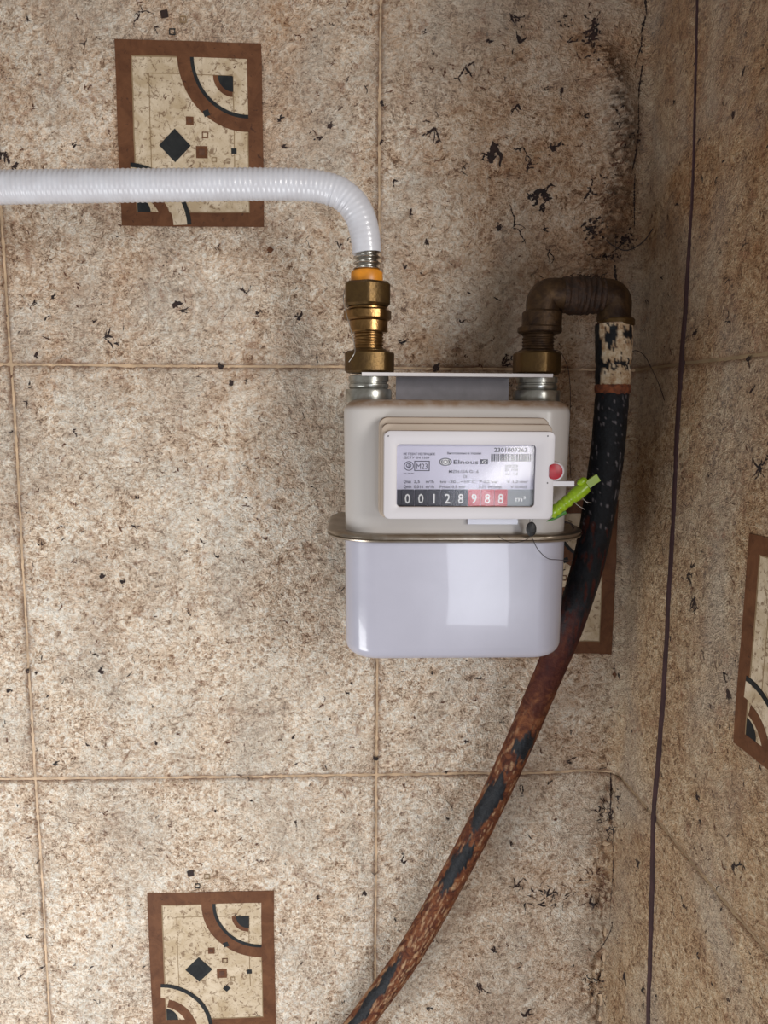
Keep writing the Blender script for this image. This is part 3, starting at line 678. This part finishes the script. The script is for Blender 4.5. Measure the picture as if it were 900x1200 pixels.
ringf(mb, 522, 541.2, 7.6, 4.6, 1, YD-.0001); ringf(mb, 522, 541.2, 3.6, 3.4, .25, YD-.00016, 1); ringf(mb, 522, 541.2, 6.2, 3.6, .14, YD-.00016, 1); ringf(mb, 522, 541.2, 1.8, 1.7, 1, YD-.00018, 1)
text(mb, 'Elnous', 531.5, 543.6, 4.8, 29, bold=.015); flat(mb, 562.5, 571.8, 538.2, 544, YD-.0001); text(mb, 'G', 565, 543.1, 3.8, 4.5, 1, YD-.0002)
text(mb, 'MZN-UA G1.6', 526, 554.2, 3.4, 35, bold=.01); text(mb, 'CE', 542.6, 559.8, 3.0, 4.6)
text(mb, '2301007363', 579, 529.6, 5.0, 39, bold=.02)
rb = random.Random(3); x = 575.5
while x < 622:
    w = rb.choice((.5, .8, 1.1, 1.5)); flat(mb, x, min(x+w, 622), 532, 540.6, YD-.0001); x += w+rb.choice((.5, .7, 1.0))
for k, s in enumerate(('2023', 'EN 1359', 'кл. 1,5')): text(mb, s, 592, 547.6+4.6*k, 3.0, 15)
text(mb, 'Qmax', 473, 566, 3.8, 9, bold=.01); text(mb, '2,5', 485, 566, 3.6, 7); text(mb, 'm³/h', 499, 566, 3.4, 9.6); text(mb, 'tm -20...+50°C', 515.5, 566, 3.4, 42)
text(mb, 'P 0,5 bar', 562, 566, 3.4, 22); text(mb, 'V 1,2 dm³', 594, 566, 3.2, 25)
text(mb, 'Qmin', 473, 572, 3.8, 9, bold=.01); text(mb, '0,016', 485, 572, 3.6, 11); text(mb, 'm³/h', 499, 572, 3.4, 9.6); text(mb, 'Pmax 0,5 bar', 515.5, 572, 3.4, 30)
text(mb, '0,01 m³/imp', 561, 572, 3.4, 27); text(mb, 'V 0,002', 598, 572, 3.0, 20)
pt = mb.build('printed_text', [M_INK, M_INKW], ho, smooth=False)
# counter: one drum per digit
YC = YD-.0004
for k, dgt in enumerate('00128'+'988'):
    red = k > 4; x0 = 470.3+15.6*k; mb = MB()
    c = ycell(x0, x0+15.2, 573.6, 593.2, YC, .0004); yblock(mb, c, YD+.0004, YC, .0002, 2, 0)
    text(mb, dgt, x0+4.0+(2.0 if dgt == '1' else 0), 589.8, 11.5, 6.4 if dgt != '1' else 2.0, 1, YC-.00012, .012)
    o = mb.build('number_wheel', [M_DRED if red else M_DBLK, M_INKW], ho, smooth=False)
mb = MB(); flat(mb, 465.4, 470.3, 573.6, 593.6, YD-.0001); mb.build('counter_mask', M_DBLK, ho, smooth=False); mb = MB(); flat(mb, 595.1, 627, 573.6, 593.6, YD-.0001, 1); text(mb, 'm³', 604, 588, 7, 12, 2, YD-.0002)
mb.build('unit_field', [M_DBLK, simple('counter_grey', (.22, .24, .27), .4), M_INKW], ho, smooth=False)  # glare at the counter's end put into this field's grey
mb = MB(); yblock(mb, (ic[0], ic[1]-.0001, ic[2], ic[3]-.0001, .0021), -.1508, -.1514, .0002); mb.build('clear_window', M_GLASS, ho)
# side lug with red seal
cl = A(650, 552.6, YH); mb = MB(); mb.add(*disc_y(cl, 12.0/PX, -.1495, YH+.0004, 36, .0006))
t0, t1 = A(645, 564, YH), A(673, 570, YH); mb.add(*box(((t0[0]+t1[0])/2, YH+.0015, (t0[2]+t1[2])/2), (t1[0]-t0[0], .0028, t0[2]-t1[2]))); mb.build('sealing_lug', M_PLASTIC, ho)
V = []; n_ = 36; xcut = A(643.6, 552, YH)[0]
for y in (YH+.0006, YH-.0005, YH-.0007):
    for j in range(n_): t = 2*math.pi*j/n_; rr = 9.2/PX*(1 if y > YH-.0006 else .9); V.append((max(xcut, cl[0]+rr*math.cos(t)), y, cl[2]+rr*math.sin(t)))
mb = MB(); mb.add(V, [(k*n_+j, k*n_+(j+1) % n_, (k+1)*n_+(j+1) % n_, (k+1)*n_+j) for k in range(2) for j in range(n_)]+[tuple(range(2*n_, 3*n_))]); mb.build('red_seal', M_RED, ho)
# small screws/pinholes on the frame
for px, py in ((641.5, 566), (455, 511), (642, 511)):
    c = A(px, py, YH); mb = MB(); mb.add(*disc_y(c, .0004, YH+.0002, YH-.0001, 10)); mb.build('screw', M_SEALBLK, ho)
# zinc collars on top
for px in (432, 629):
    cxx = xp(px, 455); mb = MB()
    ra, rb_ = rp(54, px, 460), rp(47, px, 450)
    z0, z1, z2 = zt-.0012, zp(457), zp(441)
    pr = [(ra*.97, z0), (ra, z0+.0008), (ra, z1-.001), (ra*.97, z1), (rb_*.94, z1+.0002), (rb_, z1+.0014), (rb_, z1+.0032), (rb_*.93, z1+.0037), (rb_*.93, z1+.0045), (rb_, z1+.005), (rb_, z2-.0005), (rb_*.9, z2)]
    mb.add(*lathe((cxx, YP), pr, 48)); mb.build('threaded_collar', M_ZINC, meter)

# ------------------------------------------------------------------ mounting bracket across the top
a0, a1 = A(424, 437, -.106), A(648, 441.4, -.106)
bracket = thing('mounting_bracket', 'thin white spacer bracket spanning the two zinc collars on top of the meter', 'bracket', ((a0[0]+a1[0])/2, -.086, zt))
zf = (a0[2]+a1[2])/2
mb = MB(); mb.add(*box(((a0[0]+a1[0])/2, -.1045, zf), (a1[0]-a0[0], .003, .0021)))
b0, b1 = xp(464, 450, -.085), xp(596, 450, -.085)
mb.add(*box(((b0+b1)/2, -.0935, zf), (b1-b0, .019, .0018))); mb.build('flange', M_WHITE, bracket, smooth=False)
mb = MB(); mb.add(*box(((b0+b1)/2, -.085, (zf+zt)/2-.0004), (b1-b0, .002, zf-zt+.0002))); mb.build('web', M_GREY, bracket, smooth=False)

# ------------------------------------------------------------------ flexible hose
pts = [(-460, 232), (-300, 226), (-100, 220.5), (0, 219.5), (100, 218), (200, 217), (300, 216), (345, 216.5), (372, 218.5), (395, 225), (411, 237), (421, 252), (426.5, 269), (429, 285), (430, 297)]
P = catmull([A(x, y, YP) for x, y in pts], .00042)
hose = thing('flexible_gas_hose', 'white corrugated flexible gas hose running left from the meter', 'hose', P[-1])
L = np.concatenate([[0], np.cumsum(np.linalg.norm(np.diff(P, axis=0), axis=1))]); tot = L[-1]
nseg = 40; th = np.arange(nseg)*2*math.pi/nseg
dend = tot-L
R0 = np.interp(dend, [0, .012, .03, .06, .3], [rp(33.5, 428, 290), rp(35, 424, 270), rp(36.5, 380, 225), rp(36, 300, 216), rp(38.5, 150, 218)])
ph = L*2*math.pi/.0031
amp = np.interp(dend, [0, .020, .040, .07], [.00003, .00005, .00012, .00020])
T_, N_, B_ = frames(P)
R = R0[:, None]+(amp*np.sin(ph))[:, None]*np.ones(nseg)[None]
# creases on the inside of the bend
cr = np.exp(-((dend-.040)/.014)**2)[:, None]; inner = (np.cos(th)[None]*N_[:, 2:3]+np.sin(th)[None]*B_[:, 2:3]) < -.15
ins = np.clip(-(np.cos(th)[None]*(N_[:, 2:3]+N_[:, 0:1])+np.sin(th)[None]*(B_[:, 2:3]+B_[:, 0:1])), 0, 1)
R = R-.0006*cr*ins*(.5+.5*np.sin(ph*.72+1.0))[:, None]**3+.00012*pn(L[:, None]*160, th[None]*1.2+0*L[:, None], 71)
mb = MB(); mb.add(*sweep(P, R, nseg)); mb.build('corrugated_sleeve', M_HOSE, hose)
xx = xp(430, 305); z0, z1 = zp(320), zp(293)
mb = MB(); pr = []
nn = 40
for k in range(nn+1):
    t = k/nn; pr.append((rp(28.5, 430, 305)+.0011*math.sin(t*2*math.pi*4-1.2), z0+(z1-z0)*t))
mb.add(*lathe((xx, YP), pr, 40)); mb.build('steel_bellows', M_STEEL, hose)
mb = MB(); z0, z1 = zp(334), zp(318.5); ra = rp(37, 430, 326); mb.add(*lathe((xx, YP), [(ra, z0), (ra*1.02, z0+.002), (ra, z1-.0015), (ra*.93, z1-.0004), (ra*.8, z1)], 40)); mb.build('orange_collar', M_ORANGE, hose)

# ------------------------------------------------------------------ left union
ux = xp(431, 375)
un = thing('brass_union', 'aged brass union joining the white hose to the left collar of the meter', 'pipe fitting', (ux, YP, zp(438)))
def ring(nm, px, w, y0, y1, m, par, hexa=None, ph=0.0, ch=.0008, prof=None):
    x = xp(px, (y0+y1)/2); r = rp(w, px, (y0+y1)/2); za, zb_ = zp(y1), zp(y0); mb = MB()
    if hexa: mb.add(*hexnut((x, YP), r*1.03, za, zb_, ph, ch))
    else: mb.add(*lathe((x, YP), prof(r, za, zb_) if prof else [(r-ch, za), (r, za+ch), (r, zb_-ch), (r-ch, zb_)], 44))
    o = mb.build(nm, m, par, True); return o
ring('hex_nut', 430.5, 57, 333, 361, M_BRASS, un, 1, math.radians(-90+2), .0016)
ring('thread_ring', 431, 46, 360.5, 366, M_BRASSB, un)
ring('hex_ring', 430.5, 56, 364, 377, M_BRASSB, un, 1, math.radians(-60+4), .0012)
ring('union_ring', 432, 45, 376.5, 391, M_BRASSB, un)
def thr(r, a, b): 
    out = []; n = 36
    for k in range(n+1): out.append((r+.00035*math.sin(k/n*2*math.pi*6), a+(b-a)*k/n))
    return out
ring('threaded_neck', 432, 34, 390.5, 414, M_BRASSB, un, prof=thr)
ring('hex_nut', 433, 58, 412.5, 438.5, M_BRASS, un, 1, math.radians(-90-22), .0014)
ring('hex_lip', 433, 40, 410, 413.5, M_BRASS, un)

# ------------------------------------------------------------------ right elbow assembly
ex1, ex2 = 636, 720
elb = thing('elbow_pipe_bend', 'dark bronze double elbow fitting bridging the right collar and the rusty pipe', 'pipe fitting', (xp(629, 438), YP, zp(438)))
ra = rp(39, ex1, 350); zh = zp(346.5, YP, 680)
def arcpath(cxx, czz, r, a0, a1, n=14): return [np.array([cxx+r*math.cos(math.radians(a0+(a1-a0)*k/n)), YP, czz+r*math.sin(math.radians(a0+(a1-a0)*k/n))]) for k in range(n+1)]
x1, x2 = xp(ex1, 360), xp(ex2, 360); br_ = ra*.5
P1 = [np.array([x1, YP, zp(378)]), np.array([x1, YP, zp(372)])]+arcpath(x1+br_, zh-br_, br_, 180, 90)+[np.array([xp(664, 346), YP, zh])]
def elbow(P, nm, par):
    P = np.array(P); n = len(P); Rr = np.full(n, ra); mb = MB(); mb.add(*sweep(P, Rr, 36)); return mb.build(nm, M_BRONZE, par)
elbow(P1, 'elbow', elb)
P2 = [np.array([xp(700, 346), YP, zh])]+arcpath(x2-br_, zh-br_, br_, 90, 0)+[np.array([x2, YP, zp(374)])]
elbow(P2, 'elbow', elb)
# lumpy sealed coupling in the middle
xs = np.linspace(xp(658, 346), xp(706, 346), 90); P = np.stack([xs, np.full(90, YP), np.full(90, zh)], -1); t = np.linspace(0, 1, 90)[:, None]; tt = th[None]
Rr = ra*1.02+.00035*np.sin(t*2*math.pi*7+tt+3*t)*sm(.3,.6,t)+.0013*pn(t*9+0*tt, 3*np.cos(tt)+0*t, 81)+.0006*pn(t*25+0*tt, 9*np.cos(tt)+3*np.sin(tt), 82)+.0010*np.exp(-((t-.45)/.25)**2)
mb = MB(); mb.add(*sweep(P, Rr, nseg)); mb.build('wrapped_coupling', M_SOOT, elb)
# frayed hemp tufts on top
tf = MB()
for k in range(26):
    a = random.uniform(668, 706); p0 = A(a, 326, YP+random.uniform(-.004, .006)); pts_ = [p0]
    for _ in range(4): pts_.append(pts_[-1]+np.array([random.gauss(.0003, .0011), random.gauss(0, .0006), random.uniform(-.0002, .0012)]))
    tf.add(*sweep(catmull(pts_, .0008), .00025, 5))
o = tf.build('hemp_tuft', M_SOOT, elb); o['kind'] = 'stuff'
ring('elbow_collar', 635, 46, 363.5, 385, M_BRONZE, elb, ch=.0012); ring('flange_ring', 632.5, 51, 382, 389.5, M_BRONZE, elb)
ring('threaded_neck', 630.5, 36, 389, 413, M_BRASSB if 0 else M_BRONZE, elb, prof=thr)
ring('hex_nut', 629, 55, 411.5, 438.5, M_BRASS, elb, 1, math.radians(-90+10), .0014); ring('hex_lip', 629.5, 44, 409.5, 413, M_BRONZE, elb)
ring('elbow_collar', 722, 42, 371, 381, M_BRASS, elb, ch=.001)

# ------------------------------------------------------------------ rusty gas pipe
pp = [(719.5, 379, -.086), (719, 420, -.086), (717.5, 460, -.086), (714.5, 500, -.085), (710.5, 540, -.082), (704.5, 580, -.078), (697, 625, -.073), (688, 665, -.069), (676, 705, -.064), (662, 745, -.060), (647, 780, -.056), (630, 820, -.052), (611, 865, -.048), (590.5, 910, -.045), (570.5, 952, -.042), (549, 994, -.040), (526, 1037, -.037), (501, 1082, -.035), (473, 1128, -.033), (441, 1172, -.031), (408, 1216, -.030), (360, 1270, -.029), (300, 1330, -.028), (220, 1400, -.028)]
P = catmull([A(*q) for q in pp], .0010)
pipe = thing('gas_pipe', 'rusty steel gas pipe with flaking black paint curving down the wall behind the meter', 'pipe', P[0])
L = np.concatenate([[0], np.cumsum(np.linalg.norm(np.diff(P, axis=0), axis=1))])
ns2 = 72; th2 = np.arange(ns2)*2*math.pi/ns2; LL = L[:, None]+0*th2[None]; TT = th2[None]+0*L[:, None]
cxn, sxn = np.cos(TT), np.sin(TT)
# image-row position of each ring along the pipe gives where each coat of paint ends
rows = np.array([600-FPX*((p-CAM)@UP)/((p-CAM)@FWD) for p in P])[:, None]+0*TT
n1 = fbm(LL*55+3*cxn, 3*sxn+LL*30, 91, 3); n2 = fbm(LL*130+2*cxn, 6*sxn+LL*90, 92, 3); n3 = pn(LL*26+1.5*cxn, 1.8*sxn, 93)
black = np.clip(1-sm(690, 770, rows+50*n3+40*n2), 0, 1)*sm(455, 462, rows+14*n2)
black = np.where(rows < 600, black, black*sm(-.25, -.05, n1+.35*n3+.12))
# big black flakes left on the lower pipe; th=0 faces the camera
def flake(row, thc, dr, dt): 
    dd = ((rows-row+14*n2)/dr)**2+((np.angle(np.exp(1j*(TT-thc)))+.5*n1)/dt)**2; return 1-sm(.7, 1.1, dd)
for q in ((866, .0, 17, .75), (930, .55, 34, .62), (944, .75, 28, .7), (1010, .65, 34, .60), (1165, .9, 50, .45), (1000, .35, 18, .4)): black = np.maximum(black, flake(*q))
white = sm(378, 381, rows)*(1-sm(450, 457, rows+8*n2))
wb = np.maximum.reduce([flake(395, .45, 14, .45), flake(393, -.75, 13, .42), flake(428, 0, 4, 4), 1-sm(.42, .55, np.abs(np.angle(np.exp(1j*(TT-1.55))))+.3*n1)])
wb = np.clip(np.maximum(wb, sm(.38, .46, n2)), 0, 1)
black = np.maximum(black*(1-white), white*wb); white = white*(1-wb)
chip = sm(.36, .46, fbm(LL*200+4*cxn, 9*sxn+LL*60, 95, 2))*sm(455, 470, rows)*(rows < 620)*black*.7
tan = sm(.16, .34, fbm(LL*90+2*cxn, 7*sxn, 96, 3)+.22*sm(930, 1250, rows)-.05)*sm(800, 900, rows)
rr0 = np.array([ (0.0113 if y < 455 else 0.01035) for y in rows[:, 0]]); rr0 = np.interp(rows[:, 0], [378, 440, 462, 560, 760, 1200], [.0116, .0110, .0104, .0108, .0104, .0100])[:, None]
R = rr0+.0004*np.maximum(black, white)+.0003*n2+.00022*pn(LL*420, TT*7, 97)-.0008*np.exp(-((rows-428)/3.0)**2)
V, F = sweep(P, R, ns2)
def pipe_mat():
    m, n, l, p = mat('rusty_painted_pipe')
    rust = ramp(n, l, nz(n, l, 110, 6, .7, 1.2), [(.30, (.035, .010, .007)), (.45, (.095, .028, .014)), (.58, (.18, .062, .025)), (.75, (.32, .15, .065))])
    c = mix(n, l, mth(n, l, 'MULTIPLY', attr(n, 'tan'), .8), rust, ramp(n, l, nz(n, l, 300, 4, .7), [(.35, (.22, .10, .05)), (.65, (.50, .34, .20))]))
    dk = attr(n, 'darkred'); c = mix(n, l, mth(n, l, 'MULTIPLY', dk, .8), c, (.05, .010, .010))
    bl = ramp(n, l, nz(n, l, 170, 4, .7), [(.3, (.006, .006, .008)), (.7, (.014, .018, .024))])
    c = mix(n, l, attr(n, 'black'), c, bl)
    wh = ramp(n, l, nz(n, l, 160, 5, .75), [(.36, (.36, .20, .10)), (.5, (.62, .48, .32)), (.65, (.78, .70, .56))])
    c = mix(n, l, attr(n, 'white'), c, wh); c = mix(n, l, attr(n, 'chip'), c, (.24, .22, .24))
    l.new(c, p.inputs['Base Color']); p.inputs['Specular IOR Level'].default_value = .22
    l.new(mth(n, l, 'SUBTRACT', .75, mth(n, l, 'MULTIPLY', attr(n, 'black'), .3)), p.inputs['Roughness'])
    bump(n, l, nz(n, l, 380, 5, .7), .9, .0008, p); return m
dark = 1-sm(740, 860, rows+60*n3)
X = lambda a: np.concatenate([np.clip(a, 0, 1).ravel()])
mesh_obj('steel_pipe', V, F, pipe_mat(), pipe, True, {'black': X(black), 'white': X(white), 'chip': X(chip), 'tan': X(tan), 'darkred': X(dark)})
pr_ = [i for i in range(len(P)) if 448 < rows[i, 0] < 462]
mb = MB(); Pq = P[pr_[0]:pr_[-1]+1]; mb.add(*sweep(Pq, np.interp(np.arange(len(Pq)), [0, 2, len(Pq)-3, len(Pq)-1], [.0106, .0116, .0114, .0106]), 40)); mb.build('rust_ring', simple('raw_rust', (.30, .085, .03), .8, 0, .7, 200, (.07, .02, .012), .0008, 400), pipe)

# ------------------------------------------------------------------ seals, wires, thread
def wire(nm, pts, r, m, par): mb = MB(); mb.add(*sweep(catmull([A(*p) for p in pts], .0008), r, 8)); return mb.build(nm, m, par)
g0, g1 = A(645, 603, -.1485), A(688, 569, -.1475)
green = thing('plastic_seal', 'lime green plastic seal hanging diagonally from the white lug of the meter', 'seal', g0)
Pg = catmull([g0, (g0+g1)/2, g1], .0004); t = np.linspace(0, 1, len(Pg))
Rg = np.interp(t, [0, .02, .08, .5, .62, .66, .8, .97, 1], [.0022, .0030, .0034, .0035, .0036, .0041, .0042, .0038, .0025])+.00022*np.sin(t*2*math.pi*7)*(t < .62)
mb = MB(); mb.add(*sweep(Pg, Rg, 24)); mb.build('seal_barrel', M_LIME, green)
q0, q1 = A(684, 571, -.1475), A(701, 559.5, -.1465); d = (q1-q0)/np.linalg.norm(q1-q0); up_ = np.cross(d, [0, 1, 0]); hw_ = .0023; hy = .0009
V = [q+a*hw_*up_+b*hy*np.array([0, 1, 0]) for q in (q0, q1) for a, b in ((-1, -1), (1, -1), (1, 1), (-1, 1))]
mb = MB(); mb.add(V, [(0, 1, 2, 3), (7, 6, 5, 4), (0, 4, 5, 1), (1, 5, 6, 2), (2, 6, 7, 3), (3, 7, 4, 0)]); mb.build('seal_tab', M_LIME, green, smooth=False)
mb = MB(); Pt = catmull([A(662, 599, -.1455), A(650, 607, -.1455), A(640.5, 611, -.146)], .0006); mb.add(*sweep(Pt, np.linspace(.0019, .0003, len(Pt)), 10)); mb.build('seal_spike', M_LIMED, green)
mb = MB(); p0 = A(682, 564.5, -.149); mb.add(*sweep([p0+d*-.003, p0+d*-.0015, p0+d*.0015, p0+d*.003], [.001, .0022, .0022, .001], 12)); mb.build('seal_cap', M_LIME, green)
wire('seal_wire', [(672, 587, -.150), (677, 592, -.152), (685, 597, -.1515)], .00022, M_WIRE, green)
wire('seal_wire', [(682, 583, -.150), (687, 588, -.152), (693, 589.5, -.151)], .00022, M_WIRE, green)

c = A(622.5, 620, -.1405)
lead = thing('wire_seal', 'small black round seal on thin wires dangling below the white meter window frame', 'seal', c)
mb = MB(); V = []; n_ = 24
for y, k in ((.0016, .7), (.0010, .95), (0, 1.0), (-.0010, .95), (-.0016, .7)):
    for j in range(n_): t = 2*math.pi*j/n_; V.append((c[0]+6.3/PX*k*math.cos(t), c[1]+y, c[2]+9.0/PX*k*math.sin(t)))
mb.add(V, [(k*n_+j, k*n_+(j+1) % n_, (k+1)*n_+(j+1) % n_, (k+1)*n_+j) for k in range(4) for j in range(n_)]+[tuple(range(n_))[::-1], tuple(range(4*n_, 5*n_))]); mb.build('seal_disc', M_SEALBLK, lead)
for a in (-1.4, 1.4): wire('seal_wire', [(622.5+a, 606, -.1395), (622.3+a, 611, -.1405), (622.5+a*.6, 616, -.1410)], .00018, M_THREAD, lead)
wire('seal_wire', [(623, 628, -.1412), (627, 638, -.1400), (633, 647, -.1375), (642, 654.5, -.1345), (654, 656, -.1300), (671, 657, -.1240)], .00022, M_THREAD, lead)
wire('seal_wire', [(622, 629, -.1412), (613, 634, -.1415), (600, 636, -.1412), (589, 632, -.1408), (584, 628, -.1405)], .00018, M_THREAD, lead)

w1 = thing('sealing_wire', 'thin silver sealing wire hanging down the left side of the hose union', 'wire', A(405, 345, -.092))
wire('wire_strand', [(403.5, 340, -.087), (402.5, 352, -.090), (406, 368, -.094), (411, 386, -.0965), (415, 402, -.0975), (416, 412, -.101), (413, 418, -.1025), (409, 424, -.101)], .00028, M_WIRE, w1)
w2 = thing('sealing_wire', 'dark thin wire drooping from the right brass nut down beside the meter', 'wire', A(655, 410, -.086))
wire('wire_strand', [(648, 410, -.095), (656, 412, -.093), (663, 424, -.088), (667, 440, -.084), (668.5, 470, -.080), (667, 510, -.079), (669, 560, -.078)], .00022, M_THREAD, w2)
w3 = thing('sealing_wire', 'dark hooked wire sticking out right of the paint-flaked pipe top', 'wire', A(740, 410, -.080))
wire('wire_strand', [(736, 414, -.080), (746, 411, -.076), (756, 418, -.070), (764, 433, -.062), (772, 450, -.055), (779, 470, -.050)], .00028, M_THREAD, w3)
w4 = thing('dangling_thread', 'dark sagging thread strung across the wall corner above the elbow fitting', 'thread', A(705, 277, -.006))
wire('thread_strand', [(705, 275, -.0045), (712, 283, -.008), (722, 290, -.012), (734, 293.5, -.016), (746, 289, -.019), (756, 281, -.022), (765, 268, -.022)], .00045, M_THREAD, w4)
wire('thread_strand', [(721, 296, -.006), (722, 262, -.006), (721, 225, -.006)], .0002, M_THREAD, w4)
w5 = thing('wire_clip', 'small dark bent wire clip at the right end of the meter clamp band', 'wire', A(660, 608, -.105))
wire('clip_wire', [(659, 607, -.112), (662, 612, -.113), (668, 613, -.112), (672, 618, -.110), (671, 624, -.106)], .0006, M_THREAD, w5)
